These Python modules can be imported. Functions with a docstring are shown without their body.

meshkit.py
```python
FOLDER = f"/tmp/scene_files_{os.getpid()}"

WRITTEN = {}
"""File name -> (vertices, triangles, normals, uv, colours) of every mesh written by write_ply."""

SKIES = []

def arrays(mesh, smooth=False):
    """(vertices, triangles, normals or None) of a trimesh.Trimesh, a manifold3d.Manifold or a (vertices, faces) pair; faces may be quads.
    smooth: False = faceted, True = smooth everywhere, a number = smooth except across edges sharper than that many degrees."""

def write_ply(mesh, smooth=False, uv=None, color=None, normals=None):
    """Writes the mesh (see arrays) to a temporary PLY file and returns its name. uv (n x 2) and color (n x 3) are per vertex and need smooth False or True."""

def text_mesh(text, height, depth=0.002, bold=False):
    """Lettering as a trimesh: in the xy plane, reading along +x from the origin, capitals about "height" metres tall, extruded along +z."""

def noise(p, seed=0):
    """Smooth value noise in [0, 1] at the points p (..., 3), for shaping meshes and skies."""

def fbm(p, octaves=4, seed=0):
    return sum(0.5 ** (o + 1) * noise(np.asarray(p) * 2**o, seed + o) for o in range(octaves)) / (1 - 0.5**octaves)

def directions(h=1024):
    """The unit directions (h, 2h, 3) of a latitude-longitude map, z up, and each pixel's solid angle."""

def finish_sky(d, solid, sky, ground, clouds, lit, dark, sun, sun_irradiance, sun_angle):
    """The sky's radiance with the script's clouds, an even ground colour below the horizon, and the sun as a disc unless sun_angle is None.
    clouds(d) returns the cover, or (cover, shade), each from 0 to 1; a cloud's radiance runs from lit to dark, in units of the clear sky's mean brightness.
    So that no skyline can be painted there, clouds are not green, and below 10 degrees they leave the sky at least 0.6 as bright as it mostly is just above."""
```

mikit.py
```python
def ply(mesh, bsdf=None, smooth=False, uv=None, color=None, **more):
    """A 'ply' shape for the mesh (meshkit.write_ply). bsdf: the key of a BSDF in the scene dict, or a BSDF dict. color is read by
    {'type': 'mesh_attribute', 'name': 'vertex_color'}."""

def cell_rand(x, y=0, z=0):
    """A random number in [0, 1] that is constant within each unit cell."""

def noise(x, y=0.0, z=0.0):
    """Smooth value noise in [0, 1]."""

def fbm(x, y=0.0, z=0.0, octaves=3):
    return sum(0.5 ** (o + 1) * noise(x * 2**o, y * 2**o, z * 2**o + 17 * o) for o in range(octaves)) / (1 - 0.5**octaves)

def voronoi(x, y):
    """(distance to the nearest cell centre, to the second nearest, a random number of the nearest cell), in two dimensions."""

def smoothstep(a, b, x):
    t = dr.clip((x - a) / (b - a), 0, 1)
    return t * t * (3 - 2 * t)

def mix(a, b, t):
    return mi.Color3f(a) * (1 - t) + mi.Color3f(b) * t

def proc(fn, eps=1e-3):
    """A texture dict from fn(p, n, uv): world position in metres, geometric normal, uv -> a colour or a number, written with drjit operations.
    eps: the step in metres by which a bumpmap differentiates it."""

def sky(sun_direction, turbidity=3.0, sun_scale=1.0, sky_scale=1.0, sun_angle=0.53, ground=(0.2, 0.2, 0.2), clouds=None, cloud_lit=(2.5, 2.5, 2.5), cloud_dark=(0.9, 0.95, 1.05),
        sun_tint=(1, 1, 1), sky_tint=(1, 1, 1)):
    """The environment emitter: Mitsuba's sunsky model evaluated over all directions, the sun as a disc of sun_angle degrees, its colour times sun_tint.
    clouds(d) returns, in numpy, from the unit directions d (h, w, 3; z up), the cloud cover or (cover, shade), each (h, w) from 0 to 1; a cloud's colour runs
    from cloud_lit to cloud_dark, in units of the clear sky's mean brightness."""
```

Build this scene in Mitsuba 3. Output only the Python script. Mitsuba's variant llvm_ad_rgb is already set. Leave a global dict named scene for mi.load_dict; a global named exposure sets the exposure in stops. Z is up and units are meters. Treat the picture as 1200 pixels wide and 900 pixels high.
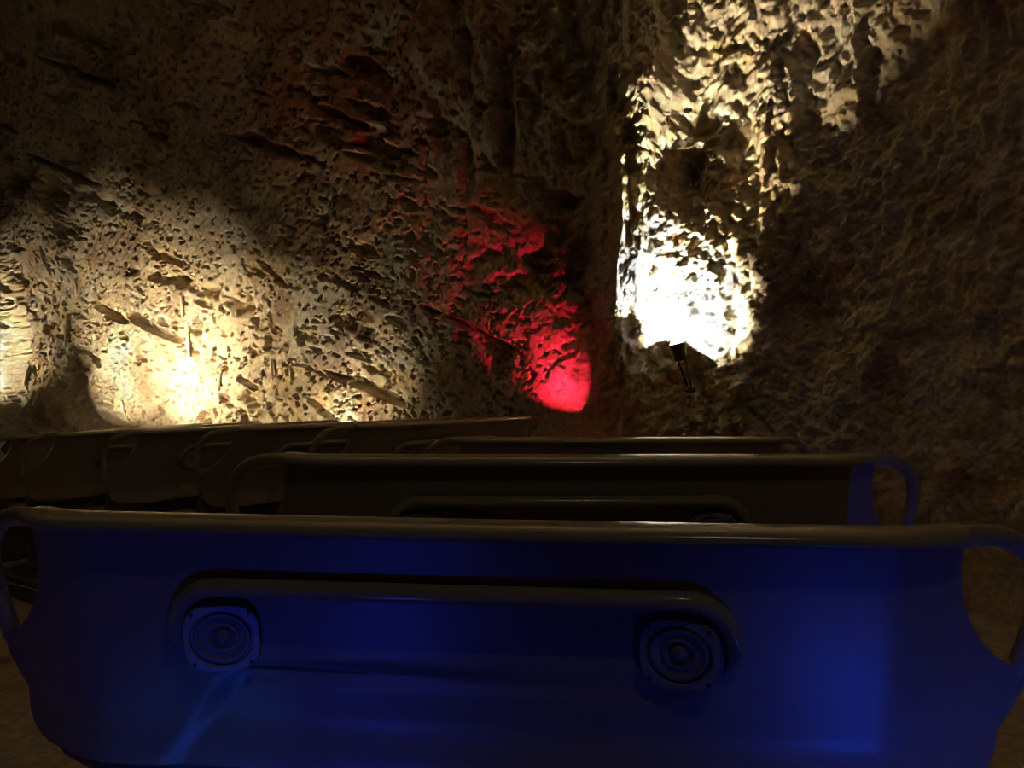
import math
import numpy as np, trimesh, mitsuba as mi, drjit as dr, mikit, meshkit
import manifold3d as m3
from scipy.interpolate import CubicSpline
from scipy.spatial import cKDTree

rng = np.random.default_rng(7)
T = mi.ScalarTransform4f
scene, labels = {}, {}

# ------------------------------------------------------------------ camera, light, exposure
F = 950.0                                   # focal length in pixels of the 1200 x 900 frame
CAM = np.array([0.0, 0.0, 1.53])
PITCH = math.atan(50 / F)                   # camera looks down a little: horizon at row 400
LOOK = np.array([0, math.cos(PITCH), -math.sin(PITCH)])
scene['camera'] = {'type': 'perspective', 'fov': 2 * math.degrees(math.atan(600 / F)), 'fov_axis': 'x', 'near_clip': 0.02, 'far_clip': 100.0,
                   'to_world': T().look_at(origin=CAM.tolist(), target=(CAM + LOOK).tolist(), up=[0, 0, 1])}
exposure = 0.0
WARM = np.array([1.0, 0.80, 0.50])
FLOOD = 74.0                                # left wall floods
WHITE = 120.0                                # white lamp at the ridge
RED = 17.0
BLUE = 0.54
BACK = 1.4                                  # lamp under the vault that gives the cave its dim ambience


def spot(key, pos, target, inten, cutoff, beam):
    scene[key] = {'type': 'spot', 'to_world': T().look_at(origin=list(map(float, pos)), target=list(map(float, target)), up=[0.1, 0.2, 1]),
                  'intensity': {'type': 'rgb', 'value': [float(x) for x in inten]}, 'cutoff_angle': float(cutoff), 'beam_width': float(beam)}


def ray(px, py):
    """World direction of depth 1 through a pixel (used to survey bench ends)."""
    d = np.array([(px - 600) / F, 1.0, -(py - 450) / F])
    c, s = math.cos(PITCH), math.sin(PITCH)
    return np.array([d[0], c * d[1] + s * d[2], -s * d[1] + c * d[2]])


# ------------------------------------------------------------------ materials
def rock_fn(p, n, uv):
    a = mikit.fbm(p.x * 1.1, p.y * 1.1, p.z * 1.1 + 3.0, 3)
    b = mikit.fbm(p.x * 5.0 + 9.0, p.y * 5.0, p.z * 5.0, 3)
    c = mikit.fbm(p.x * 38.0, p.y * 38.0 + 5.0, p.z * 38.0, 3)
    e = mikit.fbm(p.x * 2.2 + 31.0, p.y * 2.2, p.z * 1.6, 2)
    col = mikit.mix((0.41, 0.34, 0.24), (0.39, 0.35, 0.285), mikit.smoothstep(0.40, 0.62, a))
    col = mikit.mix(col, (0.46, 0.35, 0.19), mikit.smoothstep(0.52, 0.72, b) * 0.75)
    col = mikit.mix(col, (0.20, 0.125, 0.085), mikit.smoothstep(0.56, 0.70, e) * 0.65)
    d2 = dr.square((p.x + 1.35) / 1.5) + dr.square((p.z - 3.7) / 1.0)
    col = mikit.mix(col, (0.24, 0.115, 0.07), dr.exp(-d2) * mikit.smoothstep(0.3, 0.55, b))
    return col * (0.55 + 0.9 * c)


def rock_bump(p, n, uv):
    return mikit.fbm(p.x * 60.0, p.y * 60.0, p.z * 60.0, 3)


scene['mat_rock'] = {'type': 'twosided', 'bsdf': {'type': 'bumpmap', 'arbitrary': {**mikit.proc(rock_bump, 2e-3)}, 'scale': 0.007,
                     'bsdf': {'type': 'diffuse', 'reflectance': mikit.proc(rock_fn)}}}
scene['mat_mineral'] = {'type': 'diffuse', 'reflectance': {'type': 'rgb', 'value': [0.62, 0.55, 0.42]}}


def principled(c, rough, **k):
    return {'type': 'twosided', 'bsdf': {'type': 'principled', 'base_color': {'type': 'rgb', 'value': list(c)}, 'roughness': rough, **k}}


def plastic_fn(p, n, uv):
    g = mikit.fbm(p.x * 7, p.y * 7, p.z * 7, 3)
    h = mikit.fbm(p.x * 90, p.y * 90, p.z * 90, 2)
    return mi.Color3f(0.22, 0.20, 0.155) * (0.85 + 0.2 * g + 0.12 * h)


scene['mat_shell'] = {'type': 'twosided', 'bsdf': {'type': 'principled', 'base_color': mikit.proc(plastic_fn), 'roughness': 0.42, 'specular': 0.5}}
scene['mat_rail'] = principled((0.27, 0.235, 0.155), 0.16, specular=0.6)
scene['mat_speaker'] = principled((0.24, 0.22, 0.19), 0.45)
scene['mat_cone'] = principled((0.17, 0.16, 0.145), 0.5)
scene['mat_black'] = principled((0.02, 0.02, 0.02), 0.5)
scene['mat_metal'] = principled((0.09, 0.09, 0.09), 0.4, metallic=1.0)
scene['mat_deck'] = principled((0.08, 0.078, 0.07), 0.7)
scene['mat_lens'] = principled((0.2, 0.25, 0.6), 0.3)
scene['mat_seat'] = principled((0.10, 0.09, 0.075), 0.5)


def put(key, mesh, mat, smooth=30, to_world=None, **more):
    d = mikit.ply(mesh, mat, smooth, **more)
    if to_world is not None:
        d['to_world'] = to_world
    scene[key] = d
    return d


# ------------------------------------------------------------------ the cave
# plan of the cave face, from far on the left to behind us on the right; (u, height) span the face
PLAN = np.array([(-11.0, 12.6), (-8.0, 11.0), (-5.0, 9.5), (-2.9, 8.35), (-1.3, 7.55), (0.1, 7.05), (1.2, 6.9), (2.2, 6.5), (3.05, 5.6), (3.5, 4.2), (3.6, 2.2), (3.5, -1.0), (3.3, -4.5)])
_s = np.r_[0, np.cumsum(np.linalg.norm(np.diff(PLAN, axis=0), axis=1))]
CURVE = CubicSpline(_s, PLAN)


def axis(parts):
    return np.unique(np.concatenate([np.arange(a, b, d) for a, b, d in parts] + [[parts[-1][1]]]).round(5))


U = axis([(0, 5.6, 0.06), (5.6, 10.6, 0.014), (10.6, 13.6, 0.0105), (13.6, 18.0, 0.016), (18.0, _s[-1], 0.08)])
Z = axis([(-1.4, 0.3, 0.08), (0.3, 4.7, 0.0125), (4.7, 6.2, 0.06)])
uu, zz = np.meshgrid(U, Z, indexing='ij')


def lean(z):
    return 0.07 * np.maximum(z - 1.6, 0) ** 2 + 0.02 * np.maximum(0.6 - z, 0) ** 2


def sstep(a, b, x):
    t = np.clip((x - a) / (b - a), 0, 1)
    return t * t * (3 - 2 * t)


def relief(u, z):
    q = np.stack([u, z, 0 * u], -1)
    fb = lambda s, o, seed, k=(1, 1, 1): meshkit.fbm(q * s * np.array(k) + seed * 3.7, o, seed) - 0.5
    left = 1 - sstep(12.4, 13.1, u)
    d = 0.30 * fb(0.7, 3, 1) + (0.14 - 0.05 * left) * fb(2.3, 3, 2)
    high = sstep(2.5, 3.4, z)
    mid = sstep(11.9 + 0.9 * (1 - high), 12.6 + 0.7 * (1 - high), u) * (1 - sstep(15.0, 15.8, u))
    flute = np.maximum(mid * (1 - 0.6 * sstep(13.2, 13.7, u)), sstep(11.4, 12.0, u) * high * (1 - sstep(13.3, 13.9, u)))
    right = sstep(14.4, 15.4, u)
    # pitted tuff on the left: grain, small pits, larger cavities and a few sloping gashes
    w = 0.10 * fb(3.0, 3, 5)
    d += left * 0.030 * fb(9.0, 4, 3) + left * 0.024 * fb(30.0, 2, 4)
    gash = meshkit.fbm(np.stack([(u + w) * 0.9, (z + 0.40 * u + w) * 4.2, 0 * u], -1), 4, 11)
    d -= left * 0.10 * sstep(0.72, 0.79, gash)
    hole = meshkit.fbm(np.stack([(u + w) * 3.2, (z + 0.3 * u) * 5.5, 0 * u], -1), 4, 17)
    d -= left * 0.06 * sstep(0.67, 0.75, hole)
    pit = meshkit.fbm(np.stack([u * 19.0, (z + 0.2 * u) * 25.0, 0 * u], -1), 3, 12)
    d -= left * 0.036 * sstep(0.60, 0.72, pit) * (0.5 + meshkit.fbm(q * 1.3, 2, 19))
    # lumpy fluted ridges in the middle
    fl = meshkit.fbm(np.stack([u * 3.0, z * 0.6, 0 * u], -1), 3, 13)
    d += flute * 0.20 * (1 - 2 * np.abs(fl - 0.5) * 2.4)
    fl = meshkit.fbm(np.stack([u * 8.0, z * 3.4, 0 * u], -1), 4, 14)
    d += flute * 0.13 * (fl - 0.5) * 2
    d += np.maximum(mid, 0.5 * flute) * 0.072 * (meshkit.fbm(q * 15.0, 4, 15) - 0.5) * 2
    d += mid * 0.012 * (meshkit.fbm(q * 44.0, 2, 18) - 0.5) * 2
    d += right * 0.11 * (meshkit.fbm(q * np.array([5, 3, 1]), 5, 16) - 0.5) * 2 + right * 0.045 * (meshkit.fbm(q * 14.0, 3, 20) - 0.5) * 2
    wu, wz, rag = 0.30 * fb(2.6, 4, 51), 0.34 * fb(3.4, 5, 52), np.maximum(0, 4.0 * meshkit.fbm(q * 7.0, 4, 53) - 1.0)
    for (cu, cz, ru, rz, ang, amp) in FEATURES:
        c, s = math.cos(math.radians(ang)), math.sin(math.radians(ang))
        du, dz = u + wu * min(1, 3 * ru) - cu, z + wz * min(1, 1.5 * rz + 0.28) - cz
        a, b = du * c + dz * s, -du * s + dz * c
        d += amp * np.exp(-((a / ru) ** 2 + (b / rz) ** 2)) * (rag if amp < 0 else 1)
    return d


# single bulges (+) and hollows (-) of the face: u, height, half sizes, turn in degrees, depth
FEATURES = [
    (13.20, 1.72, 0.13, 0.42, 0, 0.24), (13.86, 2.22, 0.74, 0.58, 0, 0.25), (12.55, 3.45, 0.09, 0.60, 6, 0.08), (11.95, 3.75, 0.16, 0.50, 4, 0.05), (13.36, 3.00, 0.30, 0.95, -4, 0.38), (13.50, 3.50, 0.22, 0.34, -25, 0.22), (13.08, 4.15, 0.30, 0.35, 0, 0.16),
    (13.88, 1.70, 0.18, 0.16, 25, 0.09), (13.92, 3.05, 0.26, 0.40, 0, -0.22), (14.65, 3.40, 0.32, 0.28, 0, 0.07), (14.60, 2.86, 0.50, 0.10, -50, 0.06),
    (14.82, 2.35, 0.45, 0.08, -55, 0.09), (12.86, 2.40, 0.24, 0.85, 6, -0.15), (12.66, 1.40, 0.42, 0.55, 20, 0.12), (12.48, 2.20, 0.40, 0.16, -10, -0.16),
    (12.25, 2.66, 0.42, 0.16, -15, 0.03), (14.21, 1.04, 0.5, 0.5, 0, -0.1),
    (12.33, 3.95, 0.10, 0.50, 4, 0.22), (11.70, 4.05, 0.16, 0.42, 6, 0.20),
    # hollows and gashes of the left wall
    (8.25, 2.20, 0.42, 0.045, -12, -0.16), (8.78, 2.08, 0.40, 0.050, -20, -0.17), (9.30, 1.92, 0.12, 0.12, 0, -0.14), (6.10, 3.35, 0.75, 0.17, -4, -0.20), (6.30, 0.55, 0.90, 0.35, -10, 0.22),
    (7.45, 3.05, 0.55, 0.05, -22, -0.12), (6.55, 1.10, 0.12, 0.34, -18, -0.18), (8.62, 1.55, 0.06, 0.20, 0, -0.12), (9.42, 0.88, 0.22, 0.06, -25, -0.12)]


def face(u, z, disp=True):
    c, t = CURVE(u), CURVE(u, 1)
    t = t / np.linalg.norm(t, axis=-1, keepdims=True)
    n = np.stack([t[..., 1], -t[..., 0]], -1)
    off = lean(z) + (relief(u, z) if disp else 0)
    return np.concatenate([c + n * off[..., None], z[..., None]], -1)


WALL = face(uu, zz)
nu, nz = uu.shape


def rock(u, z, off):
    """A point at a distance in front of the rock face."""
    p = [face(np.array([[u]]), np.array([[z]]))[0, 0]]
    t = CURVE(u, 1)
    t = t / np.linalg.norm(t)
    return p[0] + off * np.array([t[1], -t[0], 0])


def strip(i0, i1):
    v = WALL[i0:i1 + 1].reshape(-1, 3)
    a = np.arange((i1 - i0 + 1) * nz).reshape(i1 - i0 + 1, nz)
    f = np.stack([a[:-1, :-1], a[1:, :-1], a[1:, 1:], a[:-1, 1:]], -1).reshape(-1, 4)
    return v, f


cut1, cut2 = np.searchsorted(U, 10.75), np.searchsorted(U, 14.2)
for key, i0, i1, lab in (('wall_left', 0, cut1, 'pitted tan rock wall on the left, floodlit from below'),
                         ('wall_front', cut1, cut2, 'fluted lumpy rock ridge at the end, lit by a white and a red lamp'),
                         ('wall_right', cut2, nu - 1, 'dark rock wall on the right in dim light')):
    put(key, strip(i0, i1), 'mat_rock', smooth=True)
    labels[key] = {'label': lab, 'kind': 'structure'}


# pale mineral drips hanging on the left face
for i, (u, z, ln, rad) in enumerate(((6.35, 1.86, 0.34, 0.022), (5.62, 1.24, 0.26, 0.020), (6.88, 1.62, 0.30, 0.030), (8.52, 1.62, 0.26, 0.022), (6.10, 2.62, 0.30, 0.018), (7.45, 0.86, 0.24, 0.024),
                                     (8.46, 2.0, 0.22, 0.016), (9.00, 1.20, 0.18, 0.016), (5.95, 0.98, 0.22, 0.020), (9.75, 1.35, 0.20, 0.015), (10.0, 1.32, 0.18, 0.014), (6.62, 2.25, 0.26, 0.016))):
    w = np.linspace(0, 1, 9)
    pth = np.array([rock(u + 0.02 * math.sin(5 * k + i), z - ln * k, 0.015 + 0.02 * math.sin(math.pi * k)) for k in w])
    pth[:, :2] = np.linspace(pth[0, :2], pth[-1, :2], 9) * 0.7 + pth[:, :2] * 0.3
    n8 = np.arange(8) * np.pi / 4
    rr = rad * (0.35 + 0.65 * np.sin(np.pi * (0.25 + 0.7 * w)))
    vv = np.array([[p + r_ * np.array([math.cos(a), math.sin(a), 0]) for a in n8] for p, r_ in zip(pth, rr)]).reshape(-1, 3)
    hull = trimesh.convex.convex_hull(vv)
    put('wall_left__mineral_drip' + ('' if i == 0 else f'_{i:03d}'), hull, 'mat_mineral', True)
    if i == 0:
        labels['wall_left__mineral_drip'] = {'label': 'pale mineral drip hanging on the rock'}


def sheet(xs, ys, fn):
    x, y = np.meshgrid(xs, ys, indexing='ij')
    a = np.arange(x.size).reshape(x.shape)
    f = np.stack([a[:-1, :-1], a[1:, :-1], a[1:, 1:], a[:-1, 1:]], -1).reshape(-1, 4)
    return np.stack([x, y, fn(x, y)], -1).reshape(-1, 3), f


def ground(x, y):
    q = np.stack([x, y, 0 * x], -1)
    return -0.09 * np.clip(y - 2.2, 0, 9) + 0.10 * (meshkit.fbm(q * 1.5, 4, 21) - 0.5) - 0.02


put('floor', sheet(np.arange(-13, 4.6, 0.08), np.arange(-5, 14, 0.08), ground), 'mat_rock', smooth=True)
labels['floor'] = {'label': 'uneven rock floor of the cave under the train', 'kind': 'structure'}
put('ceiling', sheet(np.arange(-13, 4.6, 0.1), np.arange(-5, 14, 0.1), lambda x, y: 5.6 + 0.9 * (meshkit.fbm(np.stack([x, y, 0 * x], -1) * 0.8, 4, 22) - 0.5)), 'mat_rock', smooth=True)
labels['ceiling'] = {'label': 'dark rock vault of the cave overhead', 'kind': 'structure'}

# ------------------------------------------------------------------ the train's benches
W = 1.60                                    # width of a bench back between its handles
WELL = 1.02                                 # roll top above the car deck


def wrap(x):
    """The ends of a bench back wrap forward."""
    return 0.11 * sstep(0.68, 1.0, np.abs(x)) + 0.012 * (x / 0.8) ** 2


def prof(z):
    """Lean of the back: lower is further forward, the hem curls back to us."""
    return 0.10 * np.clip(-z / 0.45, 0, 1.2) ** 0.9 - 0.03 * sstep(-0.38, -0.50, z)


def extr(poly, depth, step=0.02):
    cs = m3.CrossSection([np.asarray(p, float) for p in poly], m3.FillRule.EvenOdd)
    m = m3.Manifold.extrude(cs, depth).refine_to_length(step)
    mm = m.to_mesh()
    return np.array(mm.vert_properties[:, :3], float), np.array(mm.tri_verts)


def arc(cx, cy, r, a0, a1, n=10):
    t = np.radians(np.linspace(a0, a1, n))
    return [(cx + r * math.cos(a), cy + r * math.sin(a)) for a in t]


def back_shell():
    # outline in (x, z): narrow at the roll, scooped out under each handle, wide below, rounded hem
    half = [(0.80, -0.015), (0.803, -0.08), (0.815, -0.13), (0.838, -0.18), (0.873, -0.225), (0.913, -0.26), (0.955, -0.282), (0.968, -0.297), (0.966, -0.325), (0.952, -0.36), (0.930, -0.395)]
    half += arc(0.845, -0.405, 0.08, 5, -85, 9)
    out = half + [(-x, z) for x, z in half[::-1]]
    v, f = extr([out], 0.024, 0.011)
    x, z, th = v[:, 0].copy(), v[:, 1].copy(), v[:, 2].copy()
    # lower panel is sunk a little: slanted flanks left and right, a narrow groove along its upper edge
    e_top = sstep(-0.262, -0.325, z + 0.010 * (x + 0.42))
    e_left = sstep(-0.025, 0.030, x - (-0.425 - 0.75 * (-0.285 - z)))
    e_right = 1 - sstep(-0.10, 0.45, x)
    groove = np.exp(-((z + 0.287 + 0.012 * (x + 0.42)) / 0.006) ** 2) * sstep(-0.45, -0.40, x) * (1 - sstep(-0.25, 0.10, x))
    proud = -0.013 * e_top * e_left * e_right - 0.009 * groove
    # shallow pan in which the speakers sit
    px, pz = np.maximum(np.abs(x + 0.045) - 0.36, 0), np.maximum(np.abs(z + 0.215) - 0.01, 0)
    pan = 0.008 * (1 - sstep(0.075, 0.105, np.hypot(px, pz)))
    y = wrap(x) + prof(z) + 0.012 - th - (proud - pan) * (th > 0.012)
    return trimesh.Trimesh(np.stack([x, y, z], 1), f[:, ::1], process=False)


def fix(m):
    m.fix_normals()
    return m


def tube(path, rx, closed=False, n=12, cap=True, flat=1.0):
    path = np.asarray(path, float)
    rx = np.broadcast_to(np.asarray(rx, float), len(path))
    t = np.gradient(path, axis=0)
    t /= np.linalg.norm(t, axis=1, keepdims=True)
    ref = np.array([0, 1.0, 0])
    a = np.cross(t, ref)
    a /= np.linalg.norm(a, axis=1, keepdims=True)
    b = np.cross(a, t)
    ang = np.arange(n) * 2 * np.pi / n
    v = path[:, None] + rx[:, None, None] * (np.cos(ang)[None, :, None] * a[:, None] + flat * np.sin(ang)[None, :, None] * b[:, None])
    k = len(path)
    idx = np.arange(k * n).reshape(k, n)
    f = np.stack([idx[:-1], np.roll(idx[:-1], -1, 1), np.roll(idx[1:], -1, 1), idx[1:]], -1).reshape(-1, 4)
    f = np.vstack([f[:, [0, 1, 2]], f[:, [0, 2, 3]]])
    v = np.vstack([v.reshape(-1, 3), path[0], path[-1]])
    j = np.arange(n)
    f = np.vstack([f, np.stack([np.roll(j, -1), j, 0 * j + k * n], 1), np.stack([idx[-1], np.roll(idx[-1], -1), 0 * j + k * n + 1], 1)])
    return fix(trimesh.Trimesh(v, f, process=False))


def spline(pts, n):
    pts = np.asarray(pts, float)
    s = np.r_[0, np.cumsum(np.linalg.norm(np.diff(pts, axis=0), axis=1))]
    return CubicSpline(s, pts)(np.linspace(0, s[-1], n))


def roll_mesh():
    # rolled cap: a broad flattened bead along the top edge, its lower lip standing proud towards us
    prof2 = np.array([(0.040, -0.026), (0.044, -0.014), (0.036, -0.004), (0.016, 0.0), (-0.012, -0.001), (-0.028, -0.006), (-0.035, -0.013), (-0.037, -0.021), (-0.033, -0.027), (-0.022, -0.028)])
    xs = np.r_[-0.80, -0.797, -0.785, np.linspace(-0.76, 0.76, 60), 0.785, 0.797, 0.80]
    sc = np.interp(np.abs(xs), [0.76, 0.785, 0.797, 0.80], [1, 0.98, 0.90, 0.80])
    n = len(prof2)
    cen = prof2.mean(0)
    v = np.array([[(x, wrap(x) + cen[0] + (p[0] - cen[0]) * s, cen[1] + (p[1] - cen[1]) * s) for p in prof2] for x, s in zip(xs, sc)])
    idx = np.arange(len(xs) * n).reshape(len(xs), n)
    f = np.stack([idx[:-1], np.roll(idx[:-1], -1, 1), np.roll(idx[1:], -1, 1), idx[1:]], -1).reshape(-1, 4)
    f = np.vstack([f[:, [0, 1, 2]], f[:, [0, 2, 3]]])
    vv = np.vstack([v.reshape(-1, 3), v[0].mean(0), v[-1].mean(0)])
    j = np.arange(n)
    f = np.vstack([f, np.stack([np.roll(j, -1), j, 0 * j + len(vv) - 2], 1), np.stack([idx[-1], np.roll(idx[-1], -1), 0 * j + len(vv) - 1], 1)])
    return fix(trimesh.Trimesh(vv, f, process=False))


def handle_mesh(s):
    pts = [(0.785, -0.022), (0.84, -0.024), (0.895, -0.036), (0.94, -0.062), (0.968, -0.10), (0.978, -0.155), (0.972, -0.22), (0.957, -0.295)]
    p = spline([(s * x, wrap(np.array(x)) + prof(np.array(z)) - 0.0, z) for x, z in pts], 30)
    return tube(p, np.linspace(0.019, 0.017, 30), n=12)


def hood_mesh():
    # the bead that hoods the two speakers: straight above, rounded ends that curl in below the speakers and die out
    pl = arc(-0.435, -0.215, 0.088, 235, 95, 12)
    pr = arc(0.355, -0.215, 0.088, 85, -75, 12)
    pts = np.array(pl + [(x, -0.127) for x in np.linspace(-0.40, 0.32, 16)] + pr)
    p2 = spline(pts, 150)
    up = sstep(-0.285, -0.19, p2[:, 1])
    r = 0.003 + 0.0135 * up
    y = wrap(p2[:, 0]) + prof(p2[:, 1]) - 0.005 - 0.018 * up
    return tube(np.stack([p2[:, 0], y, p2[:, 1]], 1), r, n=12, flat=1.25)


def lathe(profile, n=40):
    """Profile (r, depth) turned about the axis that points to us (-y)."""
    m = trimesh.creation.revolve(np.asarray(profile, float), sections=n)
    v = m.vertices.copy()
    m.vertices = np.stack([v[:, 0], -v[:, 2], v[:, 1]], 1)
    return fix(m)


def speaker_parts():
    t = np.linspace(0, 2 * np.pi, 73)[:-1]
    e = 2 / 3.1
    sq = np.stack([np.sign(np.cos(t)) * np.abs(np.cos(t)) ** e, np.sign(np.sin(t)) * np.abs(np.sin(t)) ** e], 1) * 0.066
    rings = []
    for sc, d in ((1.0, -0.03), (1.0, 0.006), (0.965, 0.0095)):
        rings.append(np.c_[sq[:, 0] * sc, np.full(72, -d), sq[:, 1] * sc])
    circ = np.stack([np.cos(t), np.sin(t)], 1)
    for r, d in ((0.0555, 0.0095), (0.054, 0.006)):
        rings.append(np.c_[circ[:, 0] * r, np.full(72, -d), circ[:, 1] * r])
    v = np.vstack(rings)
    idx = np.arange(len(v)).reshape(-1, 72)
    f = np.stack([idx[:-1], np.roll(idx[:-1], -1, 1), np.roll(idx[1:], -1, 1), idx[1:]], -1).reshape(-1, 4)
    plate = fix(trimesh.Trimesh(v, np.vstack([f[:, [0, 1, 2]], f[:, [0, 2, 3]]]), process=False))
    cone = lathe([(0.0001, 0.0085), (0.006, 0.0095), (0.013, 0.006), (0.017, -0.0005), (0.0235, 0.003), (0.0245, 0.0065), (0.0275, 0.0065), (0.029, 0.003), (0.038, 0.0045), (0.043, 0.0085), (0.047, 0.0085), (0.050, 0.004), (0.0545, 0.004), (0.0545, 0.0)])
    screw = lathe([(0.0001, 0.002), (0.003, 0.002), (0.0038, 0.0), (0.0038, -0.003)], 12)
    return plate, cone, screw


def seat_mesh():
    pr = np.array([(0.085, -0.36), (0.105, -0.36), (0.14, -0.50), (0.15, -0.53), (0.20, -0.56), (0.34, -0.57), (0.46, -0.555), (0.50, -0.57), (0.50, -0.60), (0.20, -0.60), (0.10, -0.57), (0.07, -0.50)]) + np.array([0.05, 0.0])
    cs = m3.CrossSection([pr], m3.FillRule.EvenOdd)
    m = m3.Manifold.extrude(cs, 1.80, 24).to_mesh()
    v = np.array(m.vert_properties[:, :3], float)
    x = v[:, 2] - 0.90
    return fix(trimesh.Trimesh(np.stack([x, v[:, 0] + wrap(x), v[:, 1]], 1), np.array(m.tri_verts), process=False))


def bx(x0, x1, y0, y1, z0, z1):
    m = trimesh.creation.box(extents=(x1 - x0, y1 - y0, z1 - z0))
    m.apply_translation(((x0 + x1) / 2, (y0 + y1) / 2, (z0 + z1) / 2))
    return m


def bev(x0, x1, y0, y1, z0, z1, r=0.006):
    pts = [(x, y, z) for sx in (0, 1) for sy in (0, 1) for sz in (0, 1) for x, y, z in [(x0 + (r if not sx else 0) if not sx else x1 - r, y0 + r if not sy else y1 - r, z0 + r if not sz else z1 - r)]]
    q = []
    for x, y, z in pts:
        for d in ((r, 0, 0), (-r, 0, 0), (0, r, 0), (0, -r, 0), (0, 0, r), (0, 0, -r)):
            q.append((x + d[0], y + d[1], z + d[2]))
    return trimesh.convex.convex_hull(np.array(q))


plate, cone, screw = speaker_parts()
P_SHELL = mikit.ply(fix(back_shell()), 'mat_shell', 35)
P_ROLL = mikit.ply(roll_mesh(), 'mat_rail', 50)
P_HANDLE = [mikit.ply(handle_mesh(s), 'mat_rail', 50) for s in (-1, 1)]
P_HOOD = mikit.ply(hood_mesh(), 'mat_rail', 60)
P_PLATE, P_CONE, P_SCREW = mikit.ply(plate, 'mat_speaker', 35), mikit.ply(cone, 'mat_cone', 35), mikit.ply(screw, 'mat_black', 30)
P_SEAT = mikit.ply(seat_mesh(), 'mat_seat', 35)
P_BASE = mikit.ply(bev(-0.86, 0.86, 0.33, 0.38, -WELL, -0.598, 0.008), 'mat_deck', 20)
P_LEG = [mikit.ply(bev(s * 0.55 - 0.03, s * 0.55 + 0.03, 0.385, 0.58, -WELL, -0.598), 'mat_metal', 20) for s in (-1, 1)]


def frame(pl, pr):
    """Bench frame from the two ends of its roll."""
    X = (pr - pl) / np.linalg.norm(pr - pl)
    Y = np.cross([0, 0, 1.0], X)
    Y /= np.linalg.norm(Y)
    M = np.eye(4)
    M[:3, 0], M[:3, 1], M[:3, 2], M[:3, 3] = X, Y, np.cross(X, Y), (pl + pr) / 2
    return M


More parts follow.
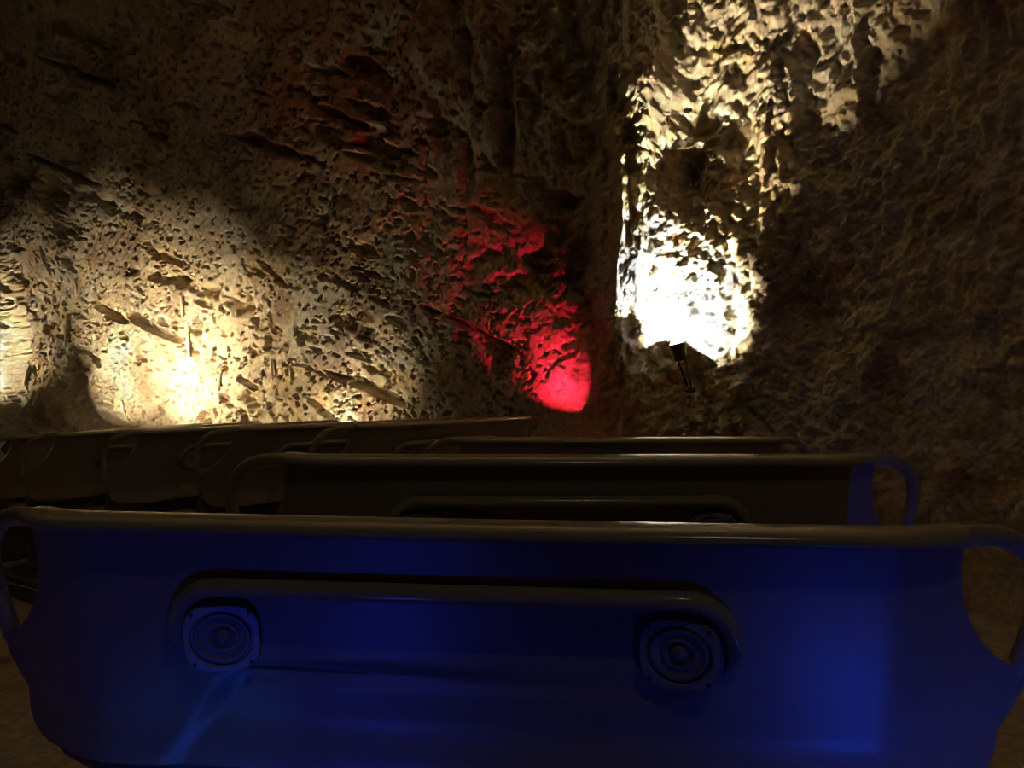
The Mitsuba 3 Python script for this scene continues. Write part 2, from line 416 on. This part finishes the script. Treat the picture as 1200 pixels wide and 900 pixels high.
def ends(xl, yl, xr, yr, zl):
    """Both ends of a roll surveyed at two sight lines and the depth of the left one."""
    a = CAM + ray(xl, yl) * zl
    far = np.linspace(zl * 0.7, zl + 2, 4000)
    p = CAM + ray(xr, yr) * far[:, None]
    k = np.abs(np.linalg.norm(p - a, axis=1) - W)
    ok = far > (zl - 0.25 if zl < 4.1 else zl)
    k = np.where(ok, k, 9)
    return a, p[np.argmin(k)]


def bench(key, M, label):
    labels[key] = {'label': label, 'category': 'bench', 'group': 'bench seats of the train'}
    tw = T(M.tolist())

    def add(name, d):
        scene[f'{key}__{name}'] = {**d, 'to_world': tw}
    add('back_shell', P_SHELL)
    add('top_roll', P_ROLL)
    add('handle', P_HANDLE[0])
    add('handle_001', P_HANDLE[1])
    add('speaker_hood', P_HOOD)
    for i, (sx, yaw) in enumerate(((-0.440, -14), (0.352, 10))):
        zc = -0.222
        c = np.array([sx, float(wrap(np.array(sx)) + prof(np.array(zc))) - 0.020, zc])
        L = np.array(T(M.tolist()).matrix) @ np.array(T().translate(c.tolist()).rotate([0, 0, 1], -yaw).rotate([1, 0, 0], 12).matrix)
        nm = 'speaker' + ('' if i == 0 else '_001')
        scene[f'{key}__{nm}'] = {**P_PLATE, 'to_world': T(L.tolist())}
        scene[f'{key}__{nm}__cone'] = {**P_CONE, 'to_world': T(L.tolist())}
        for j, (a, b) in enumerate(((-1, -1), (1, -1), (-1, 1), (1, 1))):
            S = L @ np.array(T().translate([a * 0.0485, -0.0095, b * 0.0485]).matrix)
            scene[f'{key}__{nm}__screw' + ('' if j == 0 else f'_{j:03d}')] = {**P_SCREW, 'to_world': T(S.tolist())}
    labels[f'{key}__speaker'] = labels[f'{key}__speaker_001'] = {'label': 'dark round loudspeaker on a rounded square plate with four screws'}
    add('seat_pan', P_SEAT)
    add('base_panel', P_BASE)
    add('leg', P_LEG[0])
    add('leg_001', P_LEG[1])


SURVEY = [
    ('bench', (16, 600, 1145, 622, 1.42), 'nearest bench back across the front of the picture, glowing blue'),
    ('bench_001', (329, 533, 1034, 533, 2.115), 'second bench back, directly in front of the nearest blue one'),
    ('bench_002', (538, 513, 918, 512, 4.0), 'small bench back between the second bench and the rock ridge, below the red light'),
    ('bench_003', (422, 497, 625, 487, 4.30), 'turned bench with the bright right end, rightmost of the row along the left wall'),
    ('bench_004', (283, 500.5, 504, 490, 4.75), 'turned bench along the left wall, second from the right end of that row'),
    ('bench_005', (168, 504.5, 395, 491.5, 5.20), 'turned bench along the left wall, third from the right end of that row'),
    ('bench_006', (68, 508, 301, 493.5, 5.65), 'turned bench along the left wall, fourth from the right end of that row'),
    ('bench_007', (17, 511, 245, 495, 6.05), 'turned bench at the left edge of the picture, farthest of the row'),
]
FR = []
for key, s, lab in SURVEY:
    M = frame(*ends(*s))
    FR.append(M)
    bench(key, M, lab)


# decks of the three cars that carry the benches
def deck(key, Ms, front, rear, label):
    M = Ms[0].copy()
    o = np.mean([m[:3, 3] - m[:3, 2] * WELL for m in Ms], axis=0)
    d = Ms[-1][:3, 3] - Ms[0][:3, 3]
    inv = np.linalg.inv(M[:3, :3])
    X = np.mean([m[:3, 0] for m in Ms], axis=0)
    X /= np.linalg.norm(X)
    Y = np.cross([0, 0, 1.0], X)
    if len(Ms) > 1:
        rise = np.dot(d, [0, 0, 1]) / max(np.linalg.norm(d[:2]), 1e-6)
        Y = Y / np.linalg.norm(Y) + np.array([0, 0, rise])
    Y /= np.linalg.norm(Y)
    X -= Y * np.dot(X, Y)
    X /= np.linalg.norm(X)
    R = np.eye(4)
    R[:3, 0], R[:3, 1], R[:3, 2], R[:3, 3] = X, Y, np.cross(X, Y), o
    loc = [np.linalg.inv(R) @ np.r_[m[:3, 3], 1] for m in Ms]
    x0, x1 = min(p[0] for p in loc) - 0.86, max(p[0] for p in loc) + 0.86
    y0, y1 = min(p[1] for p in loc) - rear, max(p[1] for p in loc) + front
    tw = T(R.tolist())
    put(f'{key}__deck', bev(x0, x1, y0, y1, -0.085, -0.025, 0.01), 'mat_deck', 20, tw)
    for i, xx in enumerate((x0, x1 - 0.05)):
        put(f'{key}__side_sill' + ('' if i == 0 else '_001'), bev(xx, xx + 0.05, y0, y1, -0.19, -0.08, 0.008), 'mat_metal', 20, tw)
    labels[key] = {'label': label, 'category': 'train car'}
    return R


deck('train_car', FR[:2], 0.7, 1.3, 'open train car with a flat deck under the two nearest benches')
deck('train_car_001', FR[2:3], 0.60, 0.6, 'open train car under the small middle bench')
deck('train_car_002', FR[3:], 0.60, 0.10, 'open train car under the turned row of benches on the left')


# ------------------------------------------------------------------ lamps
def cylinder(r0, r1, h, n=32):
    return trimesh.creation.revolve([(0.0001, 0), (r0, 0), (r1, h), (r1 * 0.93, h), (r1 * 0.90, h - 0.012), (0.0001, h - 0.012)], sections=n)


def aim(pos, target):
    z = np.asarray(target, float) - pos
    z /= np.linalg.norm(z)
    x = np.cross([0.02, 0.05, 1.0], z)
    x /= np.linalg.norm(x)
    M = np.eye(4)
    M[:3, 0], M[:3, 1], M[:3, 2], M[:3, 3] = x, np.cross(z, x), z, pos
    return M


def lamp(key, pos, target, r, glow, inten, cutoff, beam, label, foot, cat='floodlight'):
    """A can floodlight: housing, glowing lens, yoke and foot; its beam leaves the lens."""
    M = aim(np.asarray(pos, float), target)
    tw = T(M.tolist())
    put(f'{key}__housing', fix(cylinder(r * 0.75, r, 0.14)), 'mat_black', 35, tw)
    lens = trimesh.creation.revolve([(r * 0.9 * math.sin(a) + 1e-4, 0.128 + 0.8 * r * math.cos(a)) for a in np.linspace(0, math.pi / 2, 7)], sections=32)
    d = mikit.ply(lens, 'mat_black', 30)
    n = np.cross(lens.vertices[lens.faces[0, 1]] - lens.vertices[lens.faces[0, 0]], lens.vertices[lens.faces[0, 2]] - lens.vertices[lens.faces[0, 0]])
    if n[2] < 0:
        lens.invert()
        d = mikit.ply(lens, 'mat_black', 30)
    scene[f'{key}__lens'] = {**d, 'to_world': tw, 'emitter': {'type': 'area', 'radiance': {'type': 'rgb', 'value': [float(x) for x in glow]}}}
    # yoke and foot
    p = np.asarray(pos, float)
    foot = np.asarray(foot, float)
    c = p + M[:3, 2] * 0.06
    arms = [tube(spline([c + s * M[:3, 0] * (r + 0.006), (c * 0.6 + foot * 0.4) + s * M[:3, 0] * (r * 0.9), foot + s * M[:3, 0] * 0.02], 10), 0.007, n=8) for s in (-1, 1)]
    put(f'{key}__yoke', trimesh.util.concatenate(arms), 'mat_black', 40)
    ft = trimesh.creation.icosphere(2, 0.045)
    ft.apply_scale((1, 1, 0.5))
    ft.apply_translation(foot)
    put(f'{key}__foot', ft, 'mat_black', 40)
    labels[key] = {'label': label, 'category': cat}
    labels[f'{key}__lens'] = {'label': 'glowing lamp lens'}
    spot(f'{key}_beam', p + M[:3, 2] * (0.14 + 0.8 * r), target, inten, cutoff, beam)


# white lamp low on the ridge, close to the rock, shining up along it
lamp('ridge_lamp', rock(13.80, 1.38, 0.38), rock(13.47, 2.45, 0.0), 0.065, WARM * 8, WARM * WHITE * 0.62, 55, 28, 'white-hot lamp low on the dark rock ridge, shining up the rock', rock(13.85, 1.12, 0.08))
spot('ridge_lamp_spill', rock(13.79, 1.56, 0.36), rock(13.80, 1.70, 0.0), WARM * WHITE * 0.75, 56, 20)
lamp('red_lamp', rock(13.16, 0.60, 0.42), rock(12.74, 1.22, 0.0), 0.06, (2, 0.03, 0.06), np.array([1.0, 0.02, 0.07]) * RED, 25, 6, 'red lamp at the foot of the rock, throwing a red beam up the wall', rock(13.2, 0.30, 0.14))
for key, u, off, zl, za, k, cut, beam, where in (('floodlight', 7.4, 1.25, 0.42, 1.40, 0.75, 36, 3, 'beyond the far end of the turned benches'),
                                                 ('floodlight_001', 8.5, 1.20, 0.50, 1.35, 0.65, 37, 3, 'behind the farthest of the turned benches'),
                                                 ('floodlight_002', 10.6, 0.46, 0.20, 0.95, 0.13, 42, 4, 'behind the bright-ended turned bench'),
                                                 ('floodlight_003', 4.3, 0.9, 0.90, 1.4, 0.9, 40, 4, 'beyond the left edge')):
    p = rock(u, zl, off)
    lamp(key, p, rock(u + (0.7 if u < 5 else 0.1), za, 0.0), 0.08, WARM * 20, WARM * FLOOD * k, cut, beam, 'warm floodlight standing low ' + where + ', lighting the left wall', (p[0], p[1], float(ground(p[0], p[1])) + 0.02))
lamp('floodlight_004', (-6.6, 6.7, 1.25), (-3.0, 8.4, 1.00), 0.08, WARM * 20, WARM * FLOOD * 2.7, 21, 3, 'warm floodlight on a tall stand left of the turned benches, raking along the left wall', (-6.6, 6.6, float(ground(-6.6, 6.6)) + 0.02))

# blue footwell lights on the deck, low between us and the nearest bench
for i, (x, y, z, tgt, k, tint, cut, where) in enumerate(((-0.50, 0.65, 0.38, (-0.47, 1.45, 0.85), 0.85, 0.06, 46, 'left of the middle'),
                                                         (0.76, 0.66, 0.36, (0.74, 1.42, 0.72), 1.6, 0.07, 44, 'at the right'),
                                                         (-0.74, 0.88, 0.27, (-0.60, 1.42, 0.74), 0.25, 0.20, 15, 'at the left'))):
    key = 'footwell_light' + ('' if i == 0 else f'_{i:03d}')
    put(f'{key}__case', bev(x - 0.05, x + 0.05, y - 0.04, y + 0.04, 0.20, z - 0.03, 0.008), 'mat_black', 20)
    put(f'{key}__lens', bev(x - 0.03, x + 0.03, y - 0.025, y + 0.025, z - 0.032, z - 0.022, 0.004), 'mat_lens', 20)
    labels[key] = {'label': 'small blue footwell light on the deck below the nearest bench back, ' + where, 'category': 'footwell light'}
    spot(f'{key}_beam', (x, y, z), tgt, np.array([0.02, tint, 1.0]) * BLUE * k, cut, 8)

# a shaded lamp under the vault, above the frame, gives the cave its dim warm ambience
lamp('vault_lamp', (0.9, -0.9, 4.70), (0.1, 2.0, 1.2), 0.10, WARM * 0.6, np.array([1.0, 0.86, 0.66]) * BACK, 46, 22, 'small shaded lamp hung under the vault above the train', (0.9, -0.9, 5.25))
